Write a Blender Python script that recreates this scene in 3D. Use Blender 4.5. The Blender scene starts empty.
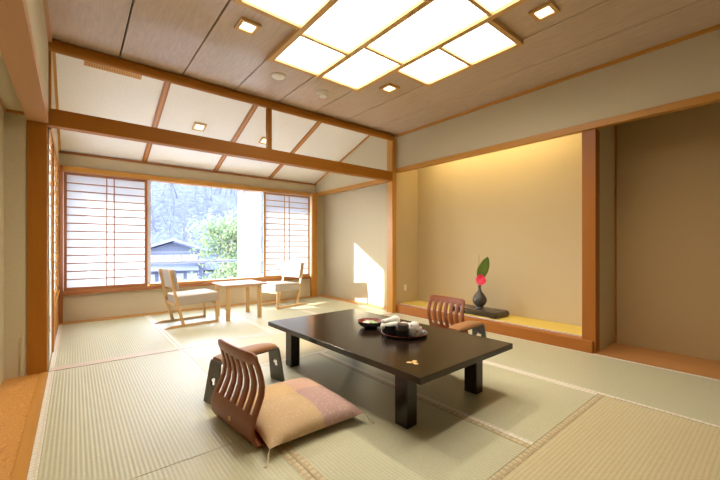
import bpy, bmesh, math, random
from mathutils import Vector, Matrix, noise
R = math.radians; PI = math.pi
random.seed(7)
C = bpy.context.scene.collection
scn = bpy.context.scene

# ------------------------------------------------------------------ camera
cam_d = bpy.data.cameras.new('camera'); cam = bpy.data.objects.new('camera', cam_d); C.objects.link(cam)
cam.location = (0, 0, 1.0); cam.rotation_euler = (R(90), 0, R(-39.2))
cam_d.sensor_width = 36; cam_d.lens = 350 / 720 * 36
cam_d.shift_y = 5.5 / 720
cam_d.clip_start = 0.02; cam_d.clip_end = 600
scn.camera = cam

# ------------------------------------------------------------------ world, sun, exposure
w = bpy.data.worlds.new('sky'); scn.world = w; w.use_nodes = True
nt = w.node_tree; bg = nt.nodes['Background']
tc = nt.nodes.new('ShaderNodeTexCoord'); sep = nt.nodes.new('ShaderNodeSeparateXYZ'); cr = nt.nodes.new('ShaderNodeValToRGB')
nt.links.new(tc.outputs['Generated'], sep.inputs[0]); nt.links.new(sep.outputs['Z'], cr.inputs[0]); nt.links.new(cr.outputs[0], bg.inputs['Color'])
cr.color_ramp.elements[0].position = 0.0; cr.color_ramp.elements[0].color = (.92, .95, 1, 1)
cr.color_ramp.elements[1].position = 0.7; cr.color_ramp.elements[1].color = (.62, .76, 1, 1)
bg.inputs['Strength'].default_value = 8.5
sun_d = bpy.data.lights.new('sun', 'SUN'); sun = bpy.data.objects.new('sun', sun_d); C.objects.link(sun)
sun_d.energy = 11; sun_d.angle = R(.6); sun_d.color = (1, .96, .89)
sun.rotation_euler = Vector((1.62, -1, -.596)).to_track_quat('-Z', 'Y').to_euler()
scn.view_settings.view_transform = 'Standard'; scn.view_settings.look = 'None'
scn.view_settings.exposure = 1.27; scn.view_settings.gamma = 1; scn.view_settings.use_curve_mapping = False

def area(name, loc, direction, sx, sy, energy, col):
    d = bpy.data.lights.new(name, 'AREA'); d.shape = 'RECTANGLE'; d.size = sx; d.size_y = sy; d.energy = energy; d.color = col
    o = bpy.data.objects.new(name, d); C.objects.link(o); o.location = loc
    o.rotation_euler = Vector(direction).to_track_quat('-Z', 'Y').to_euler(); return o
# the lamp hidden behind the alcove's lintel, washing the alcove wall
area('alcove_lamp', (3.86, 2.45, 2.39), (.42, 0, -.30), 2.0, .05, 5.0, (1, .82, .42))

# ------------------------------------------------------------------ materials
def new_mat(name):
    m = bpy.data.materials.new(name); m.use_nodes = True
    n = m.node_tree.nodes; b = n['Principled BSDF']; return m, m.node_tree, b
def N(t, kind, **kw):
    n = t.nodes.new(kind)
    for k, v in kw.items():
        if hasattr(n, k): setattr(n, k, v)
        else: n.inputs[k].default_value = v
    return n
def ramp(t, src, stops):
    c = t.nodes.new('ShaderNodeValToRGB'); t.links.new(src, c.inputs[0]); e = c.color_ramp.elements
    e[0].position, e[0].color = stops[0][0], (*stops[0][1], 1); e[1].position, e[1].color = stops[-1][0], (*stops[-1][1], 1)
    for p, col in stops[1:-1]: x = e.new(p); x.color = (*col, 1)
    return c
def coords(t, scale=(1, 1, 1), rot=(0, 0, 0)):
    tc = t.nodes.new('ShaderNodeTexCoord'); mp = t.nodes.new('ShaderNodeMapping')
    mp.inputs['Scale'].default_value = scale; mp.inputs['Rotation'].default_value = rot
    t.links.new(tc.outputs['Object'], mp.inputs[0]); return mp
def plain(name, col, rough=.5, metal=0, coat=0, spec=.5):
    m, t, b = new_mat(name)
    b.inputs['Base Color'].default_value = (*col, 1); b.inputs['Roughness'].default_value = rough
    b.inputs['Metallic'].default_value = metal; b.inputs['Coat Weight'].default_value = coat
    b.inputs['Specular IOR Level'].default_value = spec; return m
def bump(t, b, src, strength, dist=.002):
    bp = N(t, 'ShaderNodeBump', Strength=strength, Distance=dist); t.links.new(src, bp.inputs['Height']); t.links.new(bp.outputs[0], b.inputs['Normal'])
def wood(name, c1, c2, axis='y', scale=9, rough=.42, contrast=.5, coat=0.0, spec=.35):
    m, t, b = new_mat(name); s = {'x': (.06, 1, 1), 'y': (1, .06, 1), 'z': (1, 1, .06)}[axis]
    mp = coords(t, s)
    n1 = N(t, 'ShaderNodeTexNoise', Scale=scale * 4, Detail=6.0, Roughness=.6); t.links.new(mp.outputs[0], n1.inputs['Vector'])
    n2 = N(t, 'ShaderNodeTexNoise', Scale=scale, Detail=2.0, Distortion=.6); t.links.new(mp.outputs[0], n2.inputs['Vector'])
    mx = N(t, 'ShaderNodeMix', data_type='FLOAT'); mx.inputs[0].default_value = .45
    t.links.new(n1.outputs[0], mx.inputs[2]); t.links.new(n2.outputs[0], mx.inputs[3])
    lo, hi = .5 - .25 / max(contrast, .1) * .5, .5 + .25 / max(contrast, .1) * .5
    cr = ramp(t, mx.outputs[0], [(lo, c2), (hi, c1)]); t.links.new(cr.outputs[0], b.inputs['Base Color'])
    b.inputs['Specular IOR Level'].default_value = spec; b.inputs['Roughness'].default_value = rough; b.inputs['Coat Weight'].default_value = coat; b.inputs['Coat Roughness'].default_value = .15
    bump(t, b, n1.outputs[0], .08); return m
def plaster(name, col, col2=None, sc=160, rough=.85):
    m, t, b = new_mat(name); mp = coords(t)
    n = N(t, 'ShaderNodeTexNoise', Scale=float(sc), Detail=3.0); t.links.new(mp.outputs[0], n.inputs['Vector'])
    c2 = col2 or tuple(x * .9 for x in col)
    cr = ramp(t, n.outputs[0], [(.3, c2), (.7, col)]); t.links.new(cr.outputs[0], b.inputs['Base Color'])
    b.inputs['Roughness'].default_value = rough; b.inputs['Specular IOR Level'].default_value = .2
    bump(t, b, n.outputs[0], .15, .001); return m
def tatami(name, axis, c1, c2, period=.0185):
    # ribs run along `axis`; period is the distance between ribs
    m, t, b = new_mat(name); tc = t.nodes.new('ShaderNodeTexCoord'); sep = t.nodes.new('ShaderNodeSeparateXYZ')
    t.links.new(tc.outputs['Object'], sep.inputs[0])
    across, along = ('X', 'Y') if axis == 'y' else ('Y', 'X')
    mul = N(t, 'ShaderNodeMath', operation='MULTIPLY'); mul.inputs[1].default_value = 2 * PI / period; t.links.new(sep.outputs[across], mul.inputs[0])
    sn = N(t, 'ShaderNodeMath', operation='SINE'); t.links.new(mul.outputs[0], sn.inputs[0])
    mr = N(t, 'ShaderNodeMapRange'); mr.inputs[1].default_value = -1; mr.inputs[2].default_value = 1; t.links.new(sn.outputs[0], mr.inputs[0])
    mp = t.nodes.new('ShaderNodeMapping'); mp.inputs['Scale'].default_value = (1, 9, 1) if axis == 'y' else (9, 1, 1)
    t.links.new(tc.outputs['Object'], mp.inputs[0])
    n = N(t, 'ShaderNodeTexNoise', Scale=55.0, Detail=3.0); t.links.new(mp.outputs[0], n.inputs['Vector'])
    n2 = N(t, 'ShaderNodeTexNoise', Scale=2.0, Detail=2.0); t.links.new(tc.outputs['Object'], n2.inputs['Vector'])
    cr = ramp(t, mr.outputs[0], [(0, tuple(x * .80 for x in c1)), (.35, c1), (1, c1)])
    cr2 = ramp(t, n.outputs[0], [(.3, c2), (.7, c1)])
    mx = N(t, 'ShaderNodeMix', data_type='RGBA', blend_type='MULTIPLY'); mx.inputs[0].default_value = 1
    one = ramp(t, mr.outputs[0], [(0, (.90, .885, .86)), (.4, (1, 1, 1))])
    t.links.new(cr2.outputs[0], mx.inputs[6]); t.links.new(one.outputs[0], mx.inputs[7])
    t.links.new(mx.outputs[2], b.inputs['Base Color'])
    b.inputs['Roughness'].default_value = .38; b.inputs['Specular IOR Level'].default_value = .6
    ad = N(t, 'ShaderNodeMath', operation='MULTIPLY_ADD'); ad.inputs[1].default_value = .35
    t.links.new(n.outputs[0], ad.inputs[0]); t.links.new(mr.outputs[0], ad.inputs[2])
    bump(t, b, ad.outputs[0], .42, .002); return m
def brocade(name, base, motif, scale=36, rough=.5):
    m, t, b = new_mat(name); mp = coords(t)
    v = N(t, 'ShaderNodeTexVoronoi', Scale=float(scale), Randomness=.25); t.links.new(mp.outputs[0], v.inputs['Vector'])
    cr = ramp(t, v.outputs['Distance'], [(.36, motif), (.46, base)]); t.links.new(cr.outputs[0], b.inputs['Base Color'])
    b.inputs['Roughness'].default_value = rough; return m
def emit(name, col, s):
    m = bpy.data.materials.new(name); m.use_nodes = True; t = m.node_tree; t.nodes.clear()
    e = N(t, 'ShaderNodeEmission', Strength=float(s)); e.inputs[0].default_value = (*col, 1)
    o = t.nodes.new('ShaderNodeOutputMaterial'); t.links.new(e.outputs[0], o.inputs[0]); return m
def translucent(name, col, tr=.6, transp=0.0):
    m = bpy.data.materials.new(name); m.use_nodes = True; t = m.node_tree; t.nodes.clear()
    d = N(t, 'ShaderNodeBsdfDiffuse'); d.inputs[0].default_value = (*col, 1)
    r = N(t, 'ShaderNodeBsdfTranslucent'); r.inputs[0].default_value = (*col, 1)
    mx = N(t, 'ShaderNodeMixShader'); mx.inputs[0].default_value = tr; t.links.new(d.outputs[0], mx.inputs[1]); t.links.new(r.outputs[0], mx.inputs[2])
    o = t.nodes.new('ShaderNodeOutputMaterial'); out = mx.outputs[0]
    if transp:
        tp = N(t, 'ShaderNodeBsdfTransparent'); m2 = N(t, 'ShaderNodeMixShader'); m2.inputs[0].default_value = transp
        t.links.new(out, m2.inputs[1]); t.links.new(tp.outputs[0], m2.inputs[2]); out = m2.outputs[0]
    t.links.new(out, o.inputs[0]); return m
def thin_glass(name):
    m = bpy.data.materials.new(name); m.use_nodes = True; t = m.node_tree; t.nodes.clear()
    tp = N(t, 'ShaderNodeBsdfTransparent'); tp.inputs[0].default_value = (.97, .985, 1, 1)
    g = N(t, 'ShaderNodeBsdfGlossy', Roughness=.0); lw = N(t, 'ShaderNodeLayerWeight', Blend=.15); fr = N(t, 'ShaderNodeMath', operation='MULTIPLY'); fr.inputs[1].default_value = .25; t.links.new(lw.outputs['Facing'], fr.inputs[0])
    mx = N(t, 'ShaderNodeMixShader'); t.links.new(fr.outputs[0], mx.inputs[0]); t.links.new(tp.outputs[0], mx.inputs[1]); t.links.new(g.outputs[0], mx.inputs[2])
    o = t.nodes.new('ShaderNodeOutputMaterial'); t.links.new(mx.outputs[0], o.inputs[0]); return m

M = {}
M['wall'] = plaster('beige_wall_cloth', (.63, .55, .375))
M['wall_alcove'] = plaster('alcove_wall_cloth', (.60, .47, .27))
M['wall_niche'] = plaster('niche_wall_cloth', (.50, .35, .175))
M['slope_cloth'] = plaster('white_ceiling_cloth', (.92, .90, .84), sc=90)
for ax in 'xyz':
    M['wood_' + ax] = wood('cedar_' + ax, (.58, .28, .055), (.49, .22, .035), ax, rough=.38)
    M['dark_' + ax] = wood('dark_cedar_' + ax, (.40, .155, .012), (.33, .115, .008), ax, rough=.5, spec=.22)
    M['red_' + ax] = wood('shoji_frame_wood_' + ax, (.40, .165, .06), (.33, .125, .04), ax, rough=.45)
M['post_wood'] = wood('alcove_post_wood', (.37, .13, .018), (.30, .095, .012), 'z', rough=.4)
M['sill_wood'] = wood('alcove_sill_wood', (.39, .135, .018), (.32, .10, .012), 'y', rough=.4)
M['cream_wood'] = wood('pale_cornice_wood', (.66, .42, .24), (.60, .36, .19), 'y')
M['beam_face'] = wood('planed_beam_wood', (.56, .31, .15), (.50, .27, .12), 'y')
M['pink_sill'] = wood('pinkish_threshold_wood', (.68, .57, .48), (.62, .51, .42), 'x')
M['board'] = wood('orange_floorboard', (.55, .26, .085), (.45, .19, .05), 'y', rough=.3)
M['light_wood'] = wood('light_beech', (.72, .48, .24), (.64, .40, .18), 'z', rough=.4)
M['light_wood_x'] = wood('light_beech_x', (.72, .48, .24), (.64, .40, .18), 'x', rough=.4)
M['top_wood'] = wood('pale_pinkish_tabletop', (.56, .37, .25), (.50, .32, .20), 'x', rough=.3)
M['fabric'] = plaster('beige_chair_fabric', (.52, .45, .385), sc=220)
M['gold_wood'] = wood('light_frame_wood', (.68, .42, .16), (.60, .35, .12), 'y', rough=.4)
M['tat_y'] = tatami('tatami_ribs_along_y', 'y', (.57, .555, .38), (.485, .47, .31))
M['tat_x'] = tatami('tatami_ribs_along_x', 'x', (.64, .56, .345), (.545, .465, .275))
M['heri'] = brocade('mat_border_brocade', (.44, .35, .20), (.58, .48, .30), 30)
M['heri_light'] = brocade('pale_mat_border_brocade', (.66, .60, .48), (.78, .73, .62))
M['yellow_tatami'] = plaster('yellow_tatami', (.74, .55, .13), sc=120)
M['paper'] = translucent('shoji_paper', (.70, .70, .70), .5)
M['curtain'] = translucent('sheer_curtain', (.95, .95, .94), .6, .18)
M['glass'] = thin_glass('window_glass')
M['white_metal'] = plain('white_metal', (.85, .86, .88), .4)
M['lacquer'] = wood('dark_lacquer_table', (.016, .009, .005), (.012, .0065, .004), 'y', rough=.2, spec=.5)
M['zaisu'] = wood('reddish_brown_plywood', (.25, .068, .018), (.18, .045, .011), 'z', rough=.36, coat=.12)
M['arm_pad'] = wood('orange_brown_arm_pad', (.37, .185, .08), (.31, .145, .06), 'x', rough=.4)
M['arm_plate'] = plain('dark_grey_plate', (.075, .072, .062), .35)
M['black'] = plain('black_lacquer', (.022, .020, .022), .25, spec=.6)
M['red'] = plain('red_lacquer', (.17, .022, .014), .3)
M['gold'] = plain('gold_inlay', (.78, .52, .20), .4)
M['white'] = plain('white_porcelain', (.82, .80, .76), .3)
M['towel'] = plaster('white_towel', (.86, .84, .76), sc=200)
M['vase'] = plain('dark_iron_glaze', (.075, .065, .055), .38, metal=.3)
M['leaf'] = plain('green_leaf', (.13, .22, .035), .45)
M['stem'] = plain('green_stem', (.10, .13, .04), .5)
M['petal'] = plain('pink_petal', (.85, .045, .11), .5)
M['stand'] = plain('dark_brown_stand', (.060, .040, .025), .3)
M['lit'] = emit('luminous_panel', (1, .94, .83), 2.4)
M['down'] = emit('downlight_lens', (1, .86, .60), 3.0)
M['plastic'] = plain('white_plastic', (.86, .84, .78), .4)
M['dark_gap'] = plain('dark_slot', (.03, .028, .025), .6)
def ceiling_wood():
    m, t, b = new_mat('ceiling_board_veneer'); mp = coords(t, (1, .13, 1))
    n0 = N(t, 'ShaderNodeTexNoise', Scale=3.2, Detail=2.0); t.links.new(mp.outputs[0], n0.inputs['Vector'])
    mul = N(t, 'ShaderNodeMath', operation='MULTIPLY'); mul.inputs[1].default_value = 26; t.links.new(n0.outputs[0], mul.inputs[0])
    fr = N(t, 'ShaderNodeMath', operation='FRACT'); t.links.new(mul.outputs[0], fr.inputs[0])
    n1 = N(t, 'ShaderNodeTexNoise', Scale=60.0, Detail=4.0); t.links.new(mp.outputs[0], n1.inputs['Vector'])
    cr = ramp(t, fr.outputs[0], [(0, (.54, .41, .30)), (.12, (.575, .445, .33)), (.9, (.60, .465, .345)), (1, (.54, .41, .30))])
    c2 = ramp(t, n1.outputs[0], [(.3, (.88, .87, .86)), (.65, (1, 1, 1))])
    mx = N(t, 'ShaderNodeMix', data_type='RGBA', blend_type='MULTIPLY'); mx.inputs[0].default_value = 1
    t.links.new(cr.outputs[0], mx.inputs[6]); t.links.new(c2.outputs[0], mx.inputs[7]); t.links.new(mx.outputs[2], b.inputs['Base Color'])
    b.inputs['Roughness'].default_value = .34; return m
M['ceil'] = ceiling_wood()
def burl():
    m, t, b = new_mat('swirled_floorboard'); mp = coords(t, (1, .45, 1))
    n0 = N(t, 'ShaderNodeTexNoise', Scale=9.0, Detail=2.0, Distortion=1.2); t.links.new(mp.outputs[0], n0.inputs['Vector'])
    mul = N(t, 'ShaderNodeMath', operation='MULTIPLY'); mul.inputs[1].default_value = 22; t.links.new(n0.outputs[0], mul.inputs[0])
    fr = N(t, 'ShaderNodeMath', operation='FRACT'); t.links.new(mul.outputs[0], fr.inputs[0])
    cr = ramp(t, fr.outputs[0], [(0, (.60, .27, .06)), (.5, (.72, .37, .10)), (.9, (.50, .20, .04)), (1, (.60, .27, .06))])
    t.links.new(cr.outputs[0], b.inputs['Base Color']); b.inputs['Roughness'].default_value = .3; return m
M['burl'] = burl()
def cushion_cloth():
    m, t, b = new_mat('patchwork_cushion_cloth'); tc = t.nodes.new('ShaderNodeTexCoord'); sep = t.nodes.new('ShaderNodeSeparateXYZ')
    t.links.new(tc.outputs['Object'], sep.inputs[0])
    def gt(sock, off):
        g = N(t, 'ShaderNodeMath', operation='GREATER_THAN'); g.inputs[1].default_value = off; t.links.new(sock, g.inputs[0]); return g.outputs[0]
    a, c = gt(sep.outputs['X'], .03), gt(sep.outputs['Y'], .03)
    def mix(f, A, B):
        mx = N(t, 'ShaderNodeMix', data_type='RGBA'); t.links.new(f, mx.inputs[0])
        for s, v in ((6, A), (7, B)):
            if isinstance(v, tuple): mx.inputs[s].default_value = (*v, 1)
            else: t.links.new(v, mx.inputs[s])
        return mx.outputs[2]
    near = mix(a, (.54, .37, .20), (.44, .275, .235)); far = mix(a, (.58, .39, .19), (.54, .33, .235))
    base = mix(c, near, far)
    v = N(t, 'ShaderNodeTexVoronoi', Scale=42.0, Randomness=.5); t.links.new(tc.outputs['Object'], v.inputs['Vector'])
    lt = N(t, 'ShaderNodeMath', operation='LESS_THAN'); lt.inputs[1].default_value = .27; t.links.new(v.outputs['Distance'], lt.inputs[0])
    half = N(t, 'ShaderNodeMath', operation='MULTIPLY'); half.inputs[1].default_value = .24; t.links.new(lt.outputs[0], half.inputs[0])
    col = mix(half.outputs[0], base, (.80, .62, .45)); t.links.new(col, b.inputs['Base Color']); b.inputs['Roughness'].default_value = .75
    n = N(t, 'ShaderNodeTexNoise', Scale=300.0); t.links.new(tc.outputs['Object'], n.inputs['Vector']); bump(t, b, n.outputs[0], .15, .001); return m
M['cushion'] = cushion_cloth()
def cup_paint():
    m, t, b = new_mat('painted_porcelain'); mp = coords(t)
    v = N(t, 'ShaderNodeTexVoronoi', Scale=42.0); t.links.new(mp.outputs[0], v.inputs['Vector'])
    cr = ramp(t, v.outputs['Distance'], [(.20, (.62, .25, .14)), (.30, (.82, .78, .72))]); t.links.new(cr.outputs[0], b.inputs['Base Color'])
    b.inputs['Roughness'].default_value = .3; return m
M['cup'] = cup_paint()

# ------------------------------------------------------------------ mesh helpers
def B(): return bmesh.new()
def box(bm, x0, x1, y0, y1, z0, z1, bev=0.0, seg=1):
    r = bmesh.ops.create_cube(bm, size=1); vs = r['verts']
    bmesh.ops.scale(bm, vec=(x1 - x0, y1 - y0, z1 - z0), verts=vs)
    bmesh.ops.translate(bm, vec=((x0 + x1) / 2, (y0 + y1) / 2, (z0 + z1) / 2), verts=vs)
    if bev:
        es = list({e for v in vs for e in v.link_edges}); bmesh.ops.bevel(bm, geom=es, offset=bev, segments=seg, profile=.5, affect='EDGES')
    return bm
def tube(bm, pts, radii, n=8, caps=True):
    pts = [Vector(p) for p in pts]; rings = []
    if not hasattr(radii, '__len__'): radii = [radii] * len(pts)
    for i, p in enumerate(pts):
        d = (pts[min(i + 1, len(pts) - 1)] - pts[max(i - 1, 0)]).normalized()
        u = d.orthogonal().normalized() if i == 0 else (u - d * u.dot(d)).normalized()
        v = d.cross(u)
        rings.append([bm.verts.new(p + (u * math.cos(2 * PI * k / n) + v * math.sin(2 * PI * k / n)) * radii[i]) for k in range(n)])
    for a, b in zip(rings, rings[1:]):
        for k in range(n): bm.faces.new((a[k], a[(k + 1) % n], b[(k + 1) % n], b[k]))
    if caps: bm.faces.new(rings[0][::-1]); bm.faces.new(rings[-1])
    return bm
def lathe(bm, prof, n=32, loc=(0, 0, 0), sx=1, sy=1):
    rings = []
    for r, z in prof:
        if r < 1e-5: rings.append([bm.verts.new((loc[0], loc[1], loc[2] + z))])
        else: rings.append([bm.verts.new((loc[0] + sx * r * math.cos(2 * PI * k / n), loc[1] + sy * r * math.sin(2 * PI * k / n), loc[2] + z)) for k in range(n)])
    for a, b in zip(rings, rings[1:]):
        for k in range(n):
            k2 = (k + 1) % n
            if len(a) == 1 and len(b) == 1: continue
            if len(a) == 1: bm.faces.new((a[0], b[k2], b[k]))
            elif len(b) == 1: bm.faces.new((a[k], a[k2], b[0]))
            else: bm.faces.new((a[k], a[k2], b[k2], b[k]))
    return bm
def prism(bm, poly, fn, a, b):
    """extrude a 2D polygon; fn(u, v, w) -> 3D, w from a to b"""
    A = [bm.verts.new(fn(u, v, a)) for u, v in poly]; Bv = [bm.verts.new(fn(u, v, b)) for u, v in poly]; n = len(poly)
    bm.faces.new(A[::-1]); bm.faces.new(Bv)
    for k in range(n): bm.faces.new((A[k], A[(k + 1) % n], Bv[(k + 1) % n], Bv[k]))
    return bm
def obj(name, bm, m, parent=None, smooth=None):
    bmesh.ops.recalc_face_normals(bm, faces=bm.faces[:])
    me = bpy.data.meshes.new(name); bm.to_mesh(me); bm.free()
    for x in (m if isinstance(m, (list, tuple)) else [m]): me.materials.append(x)
    if smooth: me.shade_smooth(); me.set_sharp_from_angle(angle=R(smooth))
    o = bpy.data.objects.new(name, me); C.objects.link(o)
    if parent: o.parent = parent
    return o
def struct(name, bm, m, smooth=None):
    o = obj(name, bm, m, None, smooth); o['kind'] = 'structure'; return o
def tag(o, label, cat, group=None, kind=None):
    o['label'] = label; o['category'] = cat
    if group: o['group'] = group
    if kind: o['kind'] = kind
    return o
def thing(name, label, cat, loc=(0, 0, 0), rz=0, group=None):
    o = bpy.data.objects.new(name, None); C.objects.link(o); o.empty_display_size = .1
    o.location = loc; o.rotation_euler = (0, 0, rz); return tag(o, label, cat, group)
def dup(root, loc, rz=0, label=None, scale=None):
    r = root.copy(); C.objects.link(r); r.location = loc; r.rotation_euler = (0, 0, rz)
    if scale: r.scale = scale
    if label: r['label'] = label
    for ch in list(root.children):
        c = ch.copy(); C.objects.link(c); c.parent = r
        for g in list(ch.children):
            d = g.copy(); C.objects.link(d); d.parent = c
    return r

# ------------------------------------------------------------------ room shell
XL, XR, XN = -.16, 3.72, 4.30       # left wall plane, right wall plane, back of the niches
YB, YM, YW = -1.6, 3.70, 5.97       # wall behind the camera, middle beam, window wall
ZC = 2.64
TR = iter(range(1, 200))
def trim(bm, m, smooth=None): return struct('trim_%d' % next(TR), bm, m, smooth)
bx = lambda *a: box(B(), *a)
struct('floor', bx(-1.2, 4.6, YB - .1, 6.2, -.2, -.03), M['board'])
# boards round the mats
trim(bx(XL, XR, YM + .0, YM + .10, -.03, .004), M['pink_sill'])
trim(bx(XL, 3.94, 5.80, YW + .02, -.03, .004), M['wood_x'])
trim(bx(XR, 3.94, 3.80, 5.80, -.03, .004), M['wood_y'])
trim(bx(-.213, XL, YB, 3.70, -.03, .006), M['wood_y'])
trim(bx(-.45, -.213, YB, 3.72, -.03, .002), M['burl'])
trim(bx(XR, XN + .02, YB, 1.14, -.03, .004), M['board'])
# walls
def wall(name, boxes, m):
    b = B()
    for a in boxes: box(b, *a)
    return struct(name, b, m)
wall('wall_near', [(-.6, 4.6, YB - .1, YB, -.1, ZC)], M['wall'])
wall('wall_left', [(-.30, XL, YB, YM, 2.04, ZC),                                   # over the shallow recess
                   (-.60, -.41, YB, YM + .1, -.1, 2.6),                            # back of the recess
                   (-.41, -.16, YM + .12, YM + .14, -.03, 2.0),
                   (-.41, -.28, YM + .01, YM + .12, -.03, 2.02),
                   (-.32, XL, YM + .12, YW, 2.0, 3.4), (-.32, XL + .002, 5.88, YW + .09, .0, 2.0),
                   (-.32, -.20, YM + .12, 4.50, -.03, .30), (-.32, -.30, YM, YW, -.03, .30)], M['wall'])
wall('wall_left_ceiling', [(-.41, -.28, YB, YM + .01, 2.02, 2.06)], M['wall']).name = 'ceiling_recess'
wall('wall_back', [(XL - .1, 3.60, YW, YW + .10, -.1, .36), (XL - .1, 4.1, YW, YW + .10, 2.03, 2.45),
                   (3.60, 4.1, YW, YW + .10, -.1, 2.03)], M['wall'])
wall('wall_right', [(XR, XR + .10, YM + .12, YW, 2.045, 3.3),                      # upper wall by the window
                    (3.92, 4.05, YM + .12, YW + .1, -.1, 2.2),                     # recessed wall by the window
                    (XR, XR + .06, YB, YM + .02, 2.145, ZC),                       # lintel wall over the alcoves
                    (XR + .10, 3.94, YM + .12, YW, 2.02, 2.16),], M['wall'])
wall('wall_alcove_back', [(XN, XN + .1, 1.20, 3.79, -.1, 2.6)], M['wall_alcove'])
wall('wall_alcove_side', [(XR + .06, XN + .1, 3.79, 3.83, -.1, 2.6)], M['wall_alcove'])
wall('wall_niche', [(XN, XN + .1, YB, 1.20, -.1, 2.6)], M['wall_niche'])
wall('wall_divider', [(3.84, XN, 1.13, 1.22, -.03, 2.5)], M['wall'])
struct('ceiling_alcove', bx(XR + .06, XN + .1, YB, 3.8, 2.42, 2.5), M['wall_alcove'])
# board ceiling, each board with its shadow gap
cb = B(); xs = [-.20, .305, .805, 1.31, 1.80, 2.28, 2.765, 3.25, 3.78]
for a, b_ in zip(xs, xs[1:]): box(cb, a + .005, b_ - .005, YB - .1, YM + .03, ZC, ZC + .03, .003)
struct('ceiling', cb, M['ceil'])
struct('ceiling_deck', bx(-.7, 4.5, YB - .1, YM + .05, ZC + .03, ZC + .12), M['dark_gap'])
trim(bx(XR - .022, XR, YB, YM, 2.612, ZC), M['wood_y'])
trim(bx(XL, XL + .022, YB, YM, 2.60, ZC), M['beam_face'])
# sloped ceiling by the window: plane z = 2.24 + .34 (5.95 - y)
sl = lambda y: 2.235 + .34 * (5.95 - y)
b = B(); prism(b, [(YM - .1, sl(YM - .1)), (YW + .1, sl(YW + .1)), (YW + .1, sl(YW + .1) + .1), (YM - .1, sl(YM - .1) + .1)], lambda u, v, w_: (w_, u, v), -.4, 4.1)
struct('ceiling_slope', b, M['slope_cloth'])
wall('wall_over_beam', [(-.4, 4.1, YM + .06, YM + .10, ZC + .02, 3.2)], M['wall'])
def rib(x, wd, m):
    b = B(); prism(b, [(YM + .1, sl(YM + .1)), (YW, sl(YW)), (YW, sl(YW) - .018), (YM + .1, sl(YM + .1) - .018)], lambda u, v, w_: (w_, u, v), x - wd / 2, x + wd / 2)
    return trim(b, m)
for x in (.79, 1.79, 2.75):
    rib(x - .022, .020, M['red_y']); rib(x + .022, .020, M['red_y']); rib(x, .022, M['wood_y'])
rib(XL + .012, .024, M['wood_y']); rib(XR - .012, .024, M['wood_y'])
trim(bx(XL, XR, YW - .03, YW, 2.195, 2.222), M['red_x'])
# middle beams: round upper rail, square lower beam, hanging post
b = B(); tube(b, [(XL, YM + .02, 2.598), (XR - .06, YM + .02, 2.598)], .048, 20); trim(b, M['dark_x'], 40)
trim(bx(XL - .02, XR - .08, YM, YM + .09, 1.955, 2.09, .003), M['dark_x'])
trim(bx(1.685, 1.735, YM + .01, YM + .06, 2.09, 2.57), M['dark_z'])
# posts
trim(bx(-.285, -.168, YM, YM + .12, 0, 1.965, .002), M['dark_z'])
trim(bx(-.185, XL + .015, YM + .02, YM + .09, 2.04, 2.60), M['dark_z'])
trim(bx(XR - .085, XR - .002, YM, YM + .12, 0, 2.60, .002), M['wood_z'])
# left lintel (kamoi) over the recess, right lintel over alcoves
trim(bx(-.285, XL, YB, YM - .001, 1.965, 2.04), M['beam_face'])
trim(bx(-.41, -.395, YB, YM, 2.0, 2.02), M['beam_face']); trim(bx(-.41, -.29, YM - .012, YM + .009, 2.0, 2.02), M['wood_x'])
trim(bx(XR - .012, XR + .06, YB, YM, 2.085, 2.145, .002), M['wood_y'])
# corner of the window room, right lintel there
trim(bx(3.60, XR + .0, YW - .08, YW, 0, 2.03, .002), M['wood_z'])
trim(bx(XR - .012, XR + .10, YM + .12, YW - .001, 1.985, 2.045, .002), M['wood_y'])
trim(bx(XL + .0, XL + .045, YW - .09, YW, 0, 2.03), M['red_z'])
trim(bx(XL + .045, 3.57, YW - .06, YW + .08, 1.96, 2.03, .002), M['wood_x'])
# alcove: post, front sill, inner tread and the strip in the niche corner
trim(bx(3.735, 3.842, 1.13, 1.245, 0, 2.085, .003), M['post_wood'])
trim(bx(3.70, 3.79, 1.145, YM + .02, 0, .115, .004), M['sill_wood'])
trim(bx(3.79, 3.84, 1.245, 3.79, 0, .108), M['wood_y'])
trim(bx(4.285, XN, 1.115, 1.13, 0, 2.42), M['dark_z'])
trim(bx(3.842, XN, 1.118, 1.13, 2.36, 2.42), M['dark_x'])

# ------------------------------------------------------------------ window wall
W0, W1 = .85, 2.62
b = B(); box(b, XL + .045, 3.57, YW - .07, YW + .08, .355, .405, .002); trim(b, M['red_x'])
trim(bx(W0, W1, YW - .02, YW + .12, .405, .435, .002), M['wood_x'])
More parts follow.
